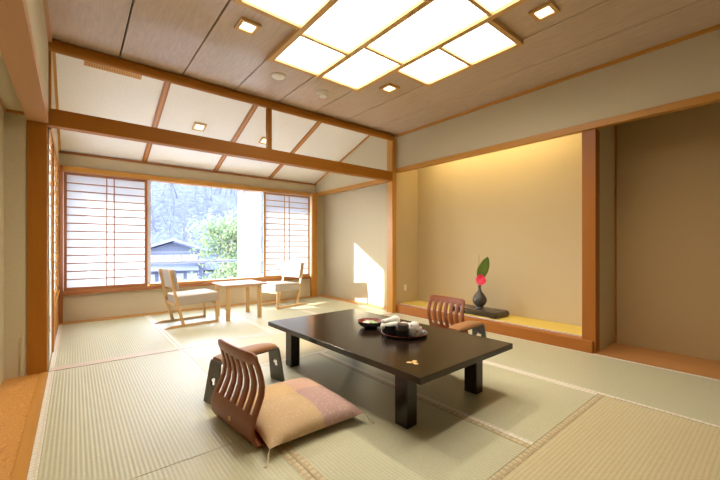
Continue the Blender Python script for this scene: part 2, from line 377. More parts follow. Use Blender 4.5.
# the glazed window (two panes in white aluminium frames)
b = B()
for x in (.82, 2.30, 3.56): box(b, x - .03, x + .03, YW + .09, YW + .12, .43, 2.0)
box(b, XL, 3.6, YW + .09, YW + .12, .40, .44); box(b, XL, 3.6, YW + .09, YW + .12, 1.97, 2.05); box(b, XL, XL + .05, YW + .09, YW + .12, .43, 2.0)
wf = struct('window_1', b, M['white_metal'])
wg = obj('window_pane', bx(XL + .05, 3.53, YW + .103, YW + .107, .44, 1.97), M['glass'], wf); wg['kind'] = 'structure'
trim(bx(W0 - .022, W0 + .022, YW - .02, YW + .09, .435, 1.96), M['white_metal'])
def shoji(label, x0, x1, y, z0, z1, verts, rows, mats=('red_x', 'red_z'), fr=.032):
    t = thing('shoji_screen', label, 'screen', ((x0 + x1) / 2, y, z0)); h = z1 - z0; hw = (x1 - x0) / 2
    obj('stile', bx(-hw, -hw + fr, -.015, .015, 0, h), M[mats[1]], t); obj('stile', bx(hw - fr, hw, -.015, .015, 0, h), M[mats[1]], t)
    obj('rail', bx(-hw + fr, hw - fr, -.015, .015, 0, fr + .012), M[mats[0]], t); obj('rail', bx(-hw + fr, hw - fr, -.015, .015, h - fr, h), M[mats[0]], t)
    b = B()
    for v in verts: box(b, -hw + v * 2 * hw - .006, -hw + v * 2 * hw + .006, -.012, 0, fr, h - fr)
    for k in range(1, rows): zz = fr + .012 + (h - 2 * fr - .012) * k / rows; box(b, -hw + fr, hw - fr, -.010, .002, zz - .0068, zz + .0068)
    obj('lattice', b, M[mats[0]], t)
    obj('paper', bx(-hw + fr * .5, hw - fr * .5, .003, .005, fr * .5, h - fr * .5), M['paper'], t); return t
shoji('tall white paper shoji screen filling the left of the window wall', XL + .05, .825, YW - .03, .405, 1.955, (.485, .575), 14)
shoji('shoji screen with warm wood frame behind the right low chair', 2.62, 3.57, YW - .03, .405, 1.955, (.43, .53), 14, ('wood_x', 'wood_z'))
# sheer curtain
b = B(); n = 90; c0, c1 = 2.19, 2.60; rows = []
for z in (.44, .8, 1.2, 1.6, 1.955):
    rows.append([b.verts.new((c0 + (c1 - c0) * i / n, YW + .055 + .012 * math.sin(i * .75) + .006 * math.sin(i * 1.9 + z), z)) for i in range(n + 1)])
for a, c in zip(rows, rows[1:]):
    for i in range(n): b.faces.new((a[i], a[i + 1], c[i + 1], c[i]))
cur = obj('sheer_curtain', b, M['curtain'], None, 60); tag(cur, 'sheer white curtain drawn to the right side of the window', 'curtain')

# left wall by the window: shoji door near the post, then a low window with wooden panel below
t = thing('shoji_door', 'narrow paper and panel sliding door seen edge on behind the left post', 'door', (-.172, 4.09, 0))
b = B(); box(b, -.012, .012, -.27, -.235, 0, 1.95); box(b, -.012, .012, .235, .27, 0, 1.95); box(b, -.012, .012, -.235, .235, 1.91, 1.95); obj('door_frame', b, M['wood_z'], t)
obj('paper', bx(-.004, -.002, -.235, .235, .78, 1.91), M['paper'], t)
obj('lower_panel', bx(-.008, .006, -.235, .235, 0, .78), M['slope_cloth'], t)
b = B()
for k in range(1, 12): box(b, -.003, .006, -.235, .235, .78 + k * .096, .786 + k * .096)
obj('lattice', b, M['red_y'], t)
obj('door_handle', bx(.006, .010, -.10, -.075, .26, .40), M['gold_wood'], t)
trim(bx(-.20, XL + .008, 4.36, 4.42, 0, 1.98), M['dark_z'])
trim(bx(-.21, XL + .004, 4.42, 5.88, 0, .40), M['dark_z'])
trim(bx(-.28, XL + .012, 4.42, 5.88, .40, .44), M['wood_y'])
trim(bx(-.28, XL + .012, YM + .12, 5.88, 1.95, 2.02), M['wood_y'])
t = shoji('paper shoji screen in the left side wall next to the corner', -.731, .731, -.24, .44, 1.95, (.33, .66), 13, ('wood_x', 'wood_z'))
t.location = (-.176, 5.15, .44); t.rotation_euler = (0, 0, R(90))
# the outside of that wall is glazed too
wall('wall_outer_left', [(-.42, -.32, YM + .12, YW + .1, -.1, .42), (-.42, -.32, YM + .12, YW + .1, 2.0, 3.4)], M['wall'])

# ------------------------------------------------------------------ tatami mats
def mat(x0, x1, y0, y1, axis, label, m=None, heri='heri', bw=.034):
    t = thing('tatami_mat', label, 'tatami mat', ((x0 + x1) / 2, (y0 + y1) / 2, -.03), 0, 'tatami mats on the floor')
    hx, hy = (x1 - x0) / 2 - .0015, (y1 - y0) / 2 - .0015
    if axis == 'y': core = (-hx + bw, hx - bw, -hy, hy); bs = [(-hx, -hx + bw, -hy, hy), (hx - bw, hx, -hy, hy)]
    else: core = (-hx, hx, -hy + bw, hy - bw); bs = [(-hx, hx, -hy, -hy + bw), (-hx, hx, hy - bw, hy)]
    obj('woven_surface', box(B(), *core, 0, .030, .0012), m or M['tat_' + axis], t)
    for s in bs: obj('cloth_border', box(B(), *s, 0, .0312), M[heri], t)
    return t
X0, X1, X2, X3, X4 = XL, .80, 1.77, 2.735, XR
mat(X0, X1, 1.78, YM, 'y', 'large ribbed tatami mat left of the wooden-backed floor chair', heri='heri_light')
mat(X0, X1, -.15, 1.78, 'y', 'tatami mat at the bottom left, in front of the floor chair')
mat(X1, X3, 2.765, YM, 'x', 'bright tatami mat crosswise just before the threshold, behind the near chair', heri='heri_light')
mat(X1, X2, .815, 2.765, 'y', 'tatami mat under the patchwork cushion')
mat(X2, X3, .815, 2.765, 'y', 'tatami mat under the right half of the black table', heri='heri_light')
mat(X1, X3, -.15, .815, 'x', 'pale ribbed tatami mat in the bottom right corner')
mat(X3, X4, 1.78, YM, 'y', 'tatami mat along the raised alcove behind the table', heri='heri_light')
mat(X3, X4, -.15, 1.78, 'y', 'smooth tatami mat along the dark niche on the right', heri='heri_light')
mat(X0, X1, YM + .10, 5.80, 'y', 'tatami mat below the left shoji screen', heri='heri_light')
mat(X1, X2, YM + .10, 5.80, 'y', 'sunlit tatami mat under the left low chair', heri='heri_light')
mat(X2, X3, YM + .10, 5.80, 'y', 'sunlit tatami mat between the small table and the right low chair', heri='heri_light')
mat(X3, X4, YM + .10, 5.80, 'y', 'sunlit tatami mat beside the recessed white wall', heri='heri_light')
struct('floor_behind', bx(XL, XR, YB, -.15, -.03, 0), M['tat_x'])
t = thing('alcove_mat', 'bright yellow tatami mat on the raised alcove floor', 'tatami mat', (4.07, 2.515, .03))
obj('woven_surface', bx(-.21, .228, -1.262, 1.272, 0, .085), M['yellow_tatami'], t)
obj('cloth_border', bx(-.23, -.21, -1.262, 1.272, 0, .087), brocade('alcove_mat_border', (.42, .36, .44), (.72, .68, .60), 70), t)

# ------------------------------------------------------------------ ceiling lamps
t = thing('ceiling_light', 'large stepped paper-white luminous ceiling light with wooden grid', 'ceiling light', (1.80, 1.84, ZC))
cols = [(-.97, -.485, -.47, .46, [.04]), (-.485, 0, -1.0, 1.0, [.52, -.34]), (0, .475, -1.0, 1.0, [.34, -.52]), (.475, .96, -.48, .46, [-.04])]
fb = B()
def bar(b, x0, x1, y0, y1, wd=.038, d=.035):
    if x0 == x1: box(b, x0 - wd / 2, x0 + wd / 2, y0 - wd / 2, y1 + wd / 2, -d, .0)
    else: box(b, x0 + wd / 2, x1 - wd / 2, y0 - wd / 2, y0 + wd / 2, -d + .003, .0)
bar(fb, -.97, -.97, -.47, .46); bar(fb, -.485, -.485, -1, 1, .046, .04); bar(fb, 0, 0, -1, 1, .046, .04); bar(fb, .475, .475, -1, 1, .046, .04); bar(fb, .96, .96, -.48, .46)
for x0, x1, y0, y1, cs in cols:
    for y in (y0, y1): bar(fb, x0, x1, y, y)
    for y in cs: bar(fb, x0, x1, y, y, .028)
obj('frame', fb, M['gold_wood'], t)
for x0, x1, y0, y1, cs in cols:
    ys = sorted([y0, y1] + cs)
    for a, c in zip(ys, ys[1:]): obj('light_panel', bx(x0 + .012, x1 - .012, a + .010, c - .010, -.012, -.006), M['lit'], t)
def downlight(label, loc, tilt=0.0, s=.075):
    t = thing('downlight', label, 'downlight', loc, 0, 'small square downlights'); t.rotation_euler = (tilt, 0, 0)
    b = B(); i, o_ = s * .66, s
    for q in ((-o_, o_, -o_, -i), (-o_, o_, i, o_), (-o_, -i, -i, i), (i, o_, -i, i)): box(b, *q, -.018, 0)
    obj('frame', b, M['gold_wood'], t); obj('lens', bx(-i, i, -i, i, -.008, -.002), M['down'], t)
    d = bpy.data.lights.new('downlight_bulb', 'SPOT'); d.energy = 32; d.spot_size = R(130); d.spot_blend = 1.0; d.color = (1, .88, .70); d.shadow_soft_size = .04
    l = bpy.data.objects.new('downlight_bulb', d); C.objects.link(l); l.parent = t; l.location = (0, 0, -.03)
downlight('square downlight in the board ceiling left of the big light', (1.0, 2.55, ZC))
downlight('square downlight in the board ceiling right of the big light, near the top edge', (2.54, 1.08, ZC))
downlight('square downlight in the board ceiling nearest the alcove lintel corner', (2.53, 2.62, ZC))
tl = math.atan(-.34)
downlight('square downlight in the white sloped ceiling, left one', (1.28, 4.94, sl(4.94)), tl)
downlight('square downlight in the white sloped ceiling, next to the hanging post', (2.21, 4.955, sl(4.955)), tl)
t = thing('air_grille', 'slim yellowish slotted air grille in the white sloped ceiling', 'vent', (.31, 4.33, sl(4.33))); t.rotation_euler = (tl, 0, 0)
obj('grille_frame', bx(-.24, .24, -.035, .035, -.012, 0), M['gold_wood'], t); b = B()
for k in range(22): box(b, -.225 + k * .0205, -.215 + k * .0205, -.026, .026, -.015, -.012)
obj('slot', b, M['wood_y'], t)
t = thing('smoke_detector', 'flat round white speaker plate on the board ceiling', 'detector', (1.53, 3.12, ZC))
b = B(); lathe(b, [(0, -.014), (.058, -.014), (.068, -.007), (.069, 0)], 28); obj('rim', b, M['plastic'], t, 40)
b = B()
for k in range(5):
    a = k * 2 * PI / 5; box(b, .022 * math.cos(a) - .006, .022 * math.cos(a) + .006, .022 * math.sin(a) - .006, .022 * math.sin(a) + .006, -.0135, -.011)
obj('slot', b, M['dark_gap'], t)
t = thing('heat_sensor', 'small beige drum-shaped sensor on the board ceiling', 'detector', (2.06, 3.15, ZC))
b = B(); lathe(b, [(0, -.055), (.030, -.055), (.042, -.047), (.044, -.018), (.060, -.014), (.060, 0)], 28); obj('housing', b, M['plastic'], t, 40)
t = thing('switch_plate', 'small cream switch plate low on the alcove side wall', 'switch', (4.0, 3.79, .345))
obj('plate', bx(-.022, .022, -.008, 0, -.045, .045), M['plastic'], t); obj('rocker', bx(-.012, .012, -.012, -.008, -.022, .022), M['white'], t)

# ------------------------------------------------------------------ low table
t = thing('low_table', 'long low dark brown lacquered table with four square legs', 'table', (1.797, 2.02, 0), R(1.1))
hx, hy = .478, .852
obj('tabletop', box(B(), -hx, hx, -hy, hy, .303, .34, .003, 2), M['lacquer'], t)
for sx, xx in ((-1, -.415), (1, .27)):
    for yy in (-.705, .56): obj('leg', box(B(), xx, xx + .083, yy, yy + .095, 0, .303, .006, 2), M['lacquer'], t)
b = B(); cx, cy = -.328, -.672
def disc(b, x, y, r, z, h=.0008, n=18, ang=0, sx=1.0):
    poly = [(x + r * sx * math.cos(2 * PI * k / n) * math.cos(ang) - r * math.sin(2 * PI * k / n) * math.sin(ang), y + r * sx * math.cos(2 * PI * k / n) * math.sin(ang) + r * math.sin(2 * PI * k / n) * math.cos(ang)) for k in range(n)]
    prism(b, poly, lambda u, v, w_: (u, v, w_), z, z + h)
for k in range(3):
    a = k * 2 * PI / 3 + .35
    disc(b, cx + .021 * math.cos(a), cy + .021 * math.sin(a), .014, .34, .0006 + k * .0001, ang=a, sx=1.25)
obj('crest_inlay', b, M['gold'], t)['label'] = 'gold three-lobed crest on the near corner'

# ------------------------------------------------------------------ legless chairs (bent plywood) and cushion
prof = [(.42, .014), (.20, .014), (.06, .014), (.012, .019), (-.006, .050), (-.010, .105), (.004, .155), (.024, .20), (.042, .25), (.046, .295), (.038, .34), (.024, .385), (.008, .43), (.002, .465)]
def zaisu_curve(s):  # s 0..1 along the profile
    L = [0]
    for a, c in zip(prof, prof[1:]): L.append(L[-1] + math.dist(a, c))
    d = s * L[-1]
    for i in range(len(prof) - 1):
        if d <= L[i + 1] + 1e-9:
            f_ = (d - L[i]) / (L[i + 1] - L[i]); return Vector((prof[i][0] * (1 - f_) + prof[i + 1][0] * f_, 0, prof[i][1] * (1 - f_) + prof[i + 1][1] * f_))
    return Vector((prof[-1][0], 0, prof[-1][1]))
def make_zaisu(label):
    t = thing('legless_chair', label, 'floor chair', (0, 0, 0), 0, 'bent plywood legless chairs')
    L = sum(math.dist(a, c) for a, c in zip(prof, prof[1:]))
    # distance along profile where the seat ends and slots start / stop
    acc = [0]
    for a, c in zip(prof, prof[1:]): acc.append(acc[-1] + math.dist(a, c))
    s_slot0, s_slot1, s_end = acc[6] + .005, acc[12] - .030, acc[-1]
    HW = .245
    ns = 6; slot = .031; slat = (2 * HW - ns * slot) / (ns + 1)
    yb = [-HW]
    for k in range(ns): yb += [yb[-1] + slat]; yb += [yb[-1] + slot]
    yb.append(HW)
    ys = []
    for k, (a, c) in enumerate(zip(yb, yb[1:])):
        m_ = 2; ys += [(a + (c - a) * j / m_, k) for j in range(m_)]
    ys.append((HW, len(yb) - 2))
    ss = sorted(set([acc[i] for i in range(len(acc))] + [s_slot0, s_slot1, s_slot0 + .012, s_slot1 - .012] + [acc[5] * i / 10 for i in range(10)] + [s_slot0 + (s_slot1 - s_slot0) * i / 22 for i in range(23)]))
    ss = [s for i, s in enumerate(ss) if i == 0 or s - ss[i - 1] > .0015 or s in (s_slot0, s_slot1)]
    b = B(); g = {}
    for i, s in enumerate(ss):
        p = zaisu_curve(s / L); zf = min(1, max(0, (p.z - .02) / .43))
        for j, (y, k) in enumerate(ys):
            wsc = 1.0 if p.z < .10 else 1 - .10 * (p.z - .1) / .36
            yy = y * wsc
            x = p.x + (yy / HW) ** 2 * .045 * max(0, (zf - .25) / .75) * .5          # top rail curves round the sitter
            z = p.z
            if s > s_slot1:                                                       # rounded top corners
                e = max(0, abs(y) / HW - .80) / .20; z = p.z - (s - s_slot1) / (s_end - s_slot1) * .014 * e * e
            z_ = z
            if s < acc[4] and p.x > .1: yy = y * (1 - .0)
            g[i, j] = b.verts.new((x, yy, z_))
    for i in range(len(ss) - 1):
        sm = (ss[i] + ss[i + 1]) / 2
        for j in range(len(ys) - 1):
            k = ys[j][1]
            if k % 2 == 1 and s_slot0 < sm < s_slot1: continue
            b.faces.new((g[i, j], g[i, j + 1], g[i + 1, j + 1], g[i + 1, j]))
    loose = [v for v in b.verts if not v.link_faces]; bmesh.ops.delete(b, geom=loose, context='VERTS')
    seat_faces = [f for f in b.faces if f.calc_center_median().x > .1 and f.calc_center_median().z < .03]
    o = obj('bent_backrest', b, M['zaisu'], t, 60)
    md = o.modifiers.new('thick', 'SOLIDIFY'); md.thickness = .013; md.offset = 0
    mb = o.modifiers.new('soft', 'BEVEL'); mb.width = .003; mb.segments = 2; mb.limit_method = 'ANGLE'; mb.angle_limit = R(50)
    b = B(); p = zaisu_curve((acc[4] + .035) / L)
    poly = [(.013 * math.cos(2 * PI * k / 6), .013 * math.sin(2 * PI * k / 6)) for k in range(6)]
    hole = [(.007 * math.cos(2 * PI * k / 6), .007 * math.sin(2 * PI * k / 6)) for k in range(6)]
    va = [[b.verts.new((p.x - .0075 - dx, u, p.z + v)) for u, v in q] for q in (poly, hole) for dx in (0, .002)]
    o0, o1, h0, h1 = va
    for k in range(6):
        k2 = (k + 1) % 6
        for A, Bq in ((o0, o1), (o1, h1), (h1, h0), (h0, o0)): b.faces.new((A[k], A[k2], Bq[k2], Bq[k]))
    obj('crest', b, M['gold'], t)['label'] = 'small gold hexagon crest'
    return t
z1 = make_zaisu('reddish brown legless chair with slatted back holding the patchwork cushion')
z1.location = (.652, 1.875, 0); z1.rotation_euler = (0, 0, R(6))
z2 = dup(z1, (3.03, 2.26, 0), R(180), 'reddish brown legless chair with slatted back between table and alcove')
# arm rests
def flower_hole(n=5, r=.020, cz=0.0):
    return [((r + .006 * math.cos(n * a)) * math.cos(a), cz + (r + .006 * math.cos(n * a)) * math.sin(a)) for a in [2 * PI * k / 40 for k in range(40)]]
def plate_mesh(outer, hole, thick):
    cu = bpy.data.curves.new('plate', 'CURVE'); cu.dimensions = '2D'; cu.fill_mode = 'BOTH'; cu.extrude = thick / 2; cu.bevel_depth = .0015
    for pts in (outer, hole):
        s = cu.splines.new('POLY'); s.points.add(len(pts) - 1); s.use_cyclic_u = True
        for p_, q in zip(s.points, pts): p_.co = (q[0], q[1], 0, 1)
    o = bpy.data.objects.new('plate_tmp', cu); C.objects.link(o); bpy.context.view_layer.update()
    me = bpy.data.meshes.new_from_object(o.evaluated_get(bpy.context.evaluated_depsgraph_get())); C.objects.unlink(o); bpy.data.objects.remove(o); return me
def rounded(w0, w1, z0, z1, r, n=6):
    pts = [(-w0, z0), (w0, z0)]
    for k in range(n + 1): a = PI / 2 * k / n; pts.append((w1 - r + r * math.cos(a), z1 - r + r * math.sin(a)))
    for k in range(n + 1): a = PI / 2 + PI / 2 * k / n; pts.append((-w1 + r + r * math.cos(a), z1 - r + r * math.sin(a)))
    return pts
def make_arm(label):
    t = thing('arm_rest', label, 'arm rest', (0, 0, 0), 0, 'wooden arm rests beside the legless chairs')
    pm = plate_mesh(rounded(.078, .062, 0, .264, .03), flower_hole(r=.029, cz=.14), .010); pm.materials.append(M['arm_plate'])
    for sx in (-1, 1):
        o = bpy.data.objects.new('side_plate', pm); C.objects.link(o); o.parent = t
        o.location = (sx * .262, 0, 0); o.rotation_euler = (R(90), 0, R(90 + 0)); o.rotation_euler = (Matrix.Rotation(-sx * R(8), 4, 'Y') @ Matrix.Rotation(R(90), 4, 'Z') @ Matrix.Rotation(R(90), 4, 'X')).to_euler()
        o.location = (.272 if sx > 0 else -.245, 0, 0)
    b = B(); box(b, -.213, .240, -.064, .064, .250, .261, .003); obj('rail', b, M['arm_plate'], t)
    b = B(); n = 24; rings = []
    for i in range(n + 1):
        x = -.200 + .425 * i / n; e = abs(2 * i / n - 1); w_ = .068 * (1 - .2 * e ** 4); h = .030 * (1 - .55 * e ** 3) + .006
        rings.append([b.verts.new((x, w_ * math.copysign(abs(math.cos(a)) ** .5, math.cos(a)), .261 + max(0, h * math.copysign(abs(math.sin(a)) ** .7, math.sin(a))))) for a in [2 * PI * (k + .5) / 20 for k in range(20)]])
    for a, c in zip(rings, rings[1:]):
        for k in range(20): b.faces.new((a[k], a[(k + 1) % 20], c[(k + 1) % 20], c[k]))
    b.faces.new(rings[0][::-1]); b.faces.new(rings[-1]); obj('pad', b, M['arm_pad'], t, 60); return t
a1 = make_arm('arm rest with orange brown pad on the far side of the near floor chair')
a1.location = (.905, 2.355, 0); a1.rotation_euler = (0, 0, R(11))
a2 = dup(a1, (2.745, 1.86, 0), R(3), 'arm rest with brown pad partly hidden behind the dark table')
# cushion
t = thing('floor_cushion', 'square patchwork floor cushion in ochre and dusty pink with corner tassels', 'cushion', (.992, 1.842, .022), R(-1))
b = B(); n = 36; hx, hy, H_ = .287, .325, .078; top = {}; bot = {}
for i in range(n + 1):
    for j in range(n + 1):
        u, v = 2 * i / n - 1, 2 * j / n - 1
        f_ = (max(0, 1 - abs(u) ** 3.2) * max(0, 1 - abs(v) ** 3.2)) ** .55
        pin = 1 - .07 * (1 - u * u) * abs(v) ** 4; pin2 = 1 - .07 * (1 - v * v) * abs(u) ** 4
        x, y = u * hx * pin2, v * hy * pin; wr = .004 * noise.noise(Vector((x * 9, y * 9, 0)))
        zm = .034
        top[i, j] = b.verts.new((x, y, zm + H_ * f_ + wr * f_ - .012 * math.exp(-(x * x + y * y) / .004)))
        bot[i, j] = top[i, j] if i in (0, n) or j in (0, n) else b.verts.new((x, y, zm - .034 * min(1, f_ * 1.5)))
for i in range(n):
    for j in range(n):
        b.faces.new((top[i, j], top[i + 1, j], top[i + 1, j + 1], top[i, j + 1]))
        b.faces.new((bot[i, j + 1], bot[i + 1, j + 1], bot[i + 1, j], bot[i, j]))
cu = obj('cushion_cover', b, M['cushion'], t, 80)
thread = plain('tassel_thread', (.72, .62, .45), .7)
for sx, sy in ((-1, -1), (1, -1), (1, 1), (-1, 1)):
    b = B()
    for q in range(4):
        a = math.atan2(sy, sx) + (q - 1.5) * .12
        p0 = Vector((sx * hx, sy * hy, .034)); d = Vector((math.cos(a), math.sin(a), 0))
        tube(b, [p0 - d * .01, p0 + d * .012 + Vector((0, 0, -.02)), p0 + d * .026 + Vector((0, 0, -.050)), p0 + d * .05 + Vector((0, 0, -.0525))], .0022, 5)
    obj('tassel', b, thread, t, 60)

# ------------------------------------------------------------------ low chairs and small table by the window
def make_low_chair(label):
    t = thing('low_chair', label, 'chair', (0, 0, 0), 0, 'low upholstered chairs by the window'); m, mx_ = M['light_wood'], M['light_wood_x']
    for s in (-1, 1):
        y0, y1 = s * .215 - .014, s * .215 + .014
        b = B(); prism(b, [(-.33, .004), (-.33, 0), (.315, 0), (.315, .030), (-.24, .030)], lambda u, v, w_: (u, w_, v), y0, y1); obj('runner', b, mx_, t)
        b = B(); prism(b, [(.283, .030), (.315, .030), (.305, .295), (.275, .295)], lambda u, v, w_: (u, w_, v), y0, y1); obj('leg', b, m, t)
        b = B(); prism(b, [(-.13, .030), (-.095, .030), (-.175, .33), (-.255, .70), (-.28, .70), (-.205, .33)], lambda u, v, w_: (u, w_, v), y0, y1); obj('leg', b, m, t)
    obj('cross_rail', bx(.278, .306, -.20, .20, .24, .27), m, t); obj('cross_rail', bx(-.20, -.18, -.20, .20, .26, .29), m, t)
    b = B(); box(b, -.175, .318, -.235, .235, -.02, .105, .018, 3)
    for v in b.verts:
        v.co.z += .275 + .02 * (v.co.x + .2) / .5
        if v.co.z > .34: v.co.z -= .012 * (1 - (v.co.y / .235) ** 2)
    obj('seat', b, M['fabric'], t, 50)
    b = B(); box(b, -.023, .023, -.225, .225, 0, .25, .016, 3)
    for v in b.verts: v.co.x += -.195 - .215 * v.co.z + .02 * (v.co.y / .23) ** 2; v.co.z += .46
    obj('backrest', b, M['fabric'], t, 50); return t
c1 = make_low_chair('low beige chair on wooden runners left of the small window table')
c1.location = (1.13, 4.93, 0); c1.rotation_euler = (0, 0, R(5))
c2 = dup(c1, (2.70, 5.36, 0), R(195), 'low white-looking chair on wooden runners right of the small window table')
t = thing('side_table', 'small square pale wooden table between the two low window chairs', 'table', (1.80, 4.93, 0))
obj('tabletop', box(B(), -.28, .30, -.29, .29, .452, .478, .006, 2), M['top_wood'], t)
for sx in (-.222, .215):
    for sy in (-.225, .215):
        b = B(); lathe(b, [(.028, 0), (.030, .01), (.032, .452)], 14, (sx, sy, 0)); obj('leg', b, M['light_wood'], t, 40)
obj('apron', bx(-.20, .20, -.24, -.21, .43, .452), M['light_wood_x'], t); obj('apron', bx(-.20, .20, .20, .23, .43, .452), M['light_wood_x'], t)

# ------------------------------------------------------------------ tray set on the table
TZ = .34
t = thing('round_tray', 'round black lacquer tray with red rim holding the tea things', 'tray', (1.895, 1.805, TZ))
b = B(); lathe(b, [(0, .0), (.145, .0), (.165, .006), (.170, .020), (.167, .022), (.160, .010), (.14, .006), (0, .006)], 48); obj('tray_body', b, M['black'], t, 50)
b = B(); n = 48; tube(b, [(.1685 * math.cos(2 * PI * k / n), .1685 * math.sin(2 * PI * k / n), .0215) for k in range(n + 1)], .0022, 6, False); obj('rim', b, M['red'], t, 60)
cz = TZ + .0063
t = thing('tea_caddy', 'black cylindrical lidded caddy at the front of the tray', 'caddy', (1.810, 1.742, cz))
b = B(); lathe(b, [(0, 0), (.043, 0), (.045, .003), (.045, .080), (0, .080)], 32); obj('body', b, M['black'], t, 40)
b = B(); lathe(b, [(.0465, .055), (.0465, .090), (.044, .093), (0, .093), ], 32); obj('lid', b, plain('lid_lacquer', (.035, .032, .034), .3), t, 40)
t = thing('towel_basket', 'black round bowl holding rolled white hand towels on the tray', 'bowl', (1.812, 1.872, cz))
b = B(); lathe(b, [(0, 0), (.046, 0), (.056, .008), (.062, .068), (.059, .068), (.052, .010), (0, .008)], 32); obj('body', b, M['black'], t, 40)
for i, (x, y, z, a) in enumerate(((-.018, -.014, .050, -.5), (.018, .022, .052, -.4), (.004, .006, .080, -.15))):
    o = None; d = Vector((math.cos(a), math.sin(a), .12)); nn = Vector((1.812 + x, 1.872 + y, cz + z + .018))
    b = B(); tube(b, [(-.062 * d), (-.058 * d), (.058 * d), (.062 * d)], [.012, .0195, .0195, .012], 16)
    for k in range(2): tube(b, [(-.064 * d), (-.0625 * d)], .012 - .005 * k, 12)
    o = obj('hand_towel', b, M['towel'], None, 50); o.location = nn
    tag(o, ('rolled white hand towel on the left of the bowl', 'rolled white hand towel at the back of the bowl', 'topmost rolled white hand towel lying across the others')[i], 'towel', 'rolled hand towels')
def cup(loc, label, flip=False, s=1.0, m='cup'):
    t = thing('tea_cup', label, 'cup', loc, 0, 'painted tea cups on the tray'); b = B()
    lathe(b, [(0, .004), (.020 * s, 0), (.023 * s, .003), (.034 * s, .012 * s), (.037 * s, .028 * s), (.037 * s, .045 * s), (.035 * s, .045 * s), (.034 * s, .028 * s), (.030 * s, .014 * s), (0, .010)], 28)
    if flip:
        for v in b.verts: v.co.z = .045 * s - v.co.z
    o = obj('bowl', b, M[m], t, 50)
    b = B(); z = .004 if not flip else .045 * s
    n = 20; tube(b, [(.017 * math.cos(2 * PI * k / n) * s, .017 * math.sin(2 * PI * k / n) * s, z if flip else .002) for k in range(n + 1)], .002, 6, False); obj('foot_ring', b, M['white'], t, 60)
    return t
def lidded(loc, label):
    t = thing('lidded_cup', label, 'cup', loc, 0, 'painted tea cups on the tray'); b = B()
    lathe(b, [(0, 0), (.022, 0), (.036, .014), (.040, .048), (.037, .048), (.033, .014), (0, .006)], 28); obj('bowl', b, M['cup'], t, 50)
    b = B(); lathe(b, [(.041, .046), (.038, .054), (.020, .062), (.010, .063), (.009, .070), (.013, .073), (0, .074)], 28); obj('lid', b, M['white'], t, 50); return t
cup((1.908, 1.715, cz), 'white porcelain cup with orange flowers at the front right of the tray', False, 1.4)
cup((1.908, 1.715, cz + .058), 'upturned cup with orange marks resting on the front right cup', True, .95)
cup((1.955, 1.802, cz), 'upturned white tea cup behind the painted cup', True, 1.5)
cup((1.905, 1.908, cz), 'upturned white tea cup next to the towel bowl at the back', True, 1.5)
cup((1.905, 1.908, cz + .068), 'small white saucer-like cup stacked on top at the back of the tray', True, 1.0, 'white')
cup((1.985, 1.898, cz), 'white tea cup at the rear right edge of the tray', True, 1.2)
t = thing('lacquer_bowl', 'shallow black lacquer bowl with red inside standing left of the tray', 'bowl', (1.85, 2.135, TZ))
b = B(); lathe(b, [(0, .003), (.050, 0), (.054, .004), (.080, .016), (.098, .036), (.104, .056)], 40); obj('outside', b, M['black'], t, 50)
b = B(); lathe(b, [(.104, .056), (.101, .056), (.093, .042), (.066, .023), (0, .016)], 40); obj('inside', b, M['red'], t, 50)['label'] = 'red lacquer inside'
wrap = [plain('wrap_green', (.35, .55, .18), .5), plain('wrap_cream', (.82, .74, .62), .5), plain('wrap_pale', (.70, .78, .55), .5)]
for i, (x, y, a, m) in enumerate(((.015, -.030, .5, 0), (-.032, .0, 1.4, 1), (.022, .034, 2.3, 2), (-.010, .038, .2, 1))):
    b = B(); box(b, -.027, .027, -.016, .016, -.007, .007, .005, 2)
    for v in b.verts: v.co.x *= 1 + .25 * abs(v.co.y) / .016; v.co.z += .003 * math.sin(v.co.x * 80)
    o = obj('wrapped_sweet', b, wrap[m], None, 60); o.location = (1.85 + x, 2.135 + y, TZ + .037); o.rotation_euler = (.1, .12, a)
    tag(o, ('green wrapped sweet in the red lacquer bowl', 'cream wrapped sweet at the left side of the lacquer bowl', 'pale green wrapped sweet at the far side of the lacquer bowl', 'cream wrapped sweet at the back of the lacquer bowl')[i], 'sweet', 'wrapped sweets in the bowl')

# ------------------------------------------------------------------ flower stand, vase
SZ = .115
t = thing('flower_stand', 'low dark brown stand with rolled ends under the vase', 'stand', (4.05, 2.53, SZ))
def stand_poly():
    p = []; L, h, r = .33, .075, .036
    top = [(-L + r, h)] + [(L - r, h)]
    for k in range(0, 9): a = PI / 2 - PI * .95 * k / 8; top.append((L - r + r * math.cos(a), h - r + r * math.sin(a)))
    inner = [(L - r - .004, h - 2 * r + .012)]
    for k in range(8, -1, -1): a = PI / 2 - PI * .95 * k / 8; inner.append((L - r + (r - .014) * math.cos(a), h - r + (r - .014) * math.sin(a)))
    right = top[1:] + inner
    left = [(-u, v) for u, v in right][::-1]
    return right + left
b = B(); prism(b, stand_poly(), lambda u, v, w_: (w_, u, v), -.14, .14); obj('rolled_board', b, M['stand'], t, 30)
for sx in (-.125, .125):
    for sy in (-.255, .255): obj('foot', box(B(), sx - .012, sx + .012, sy - .03, sy + .03, 0, .012), M['stand'], t)
obj('inner_shelf', bx(-.12, .12, -.245, .245, .006, .016), M['stand'], t)
t = thing('flower_vase', 'dark teardrop vase with thin neck on the rolled-end stand', 'vase', (4.035, 2.515, SZ + .0755)); t.scale = (1.13, 1.13, 1.05)
b = B(); lathe(b, [(0, 0), (.048, 0), (.050, .012), (.040, .026), (.038, .034), (.060, .052), (.074, .082), (.077, .112), (.068, .145), (.048, .178), (.028, .205), (.018, .228), (.015, .255), (.020, .280), (.017, .280), (.012, .258), (0, .25)], 40); obj('body', b, M['vase'], t, 60)
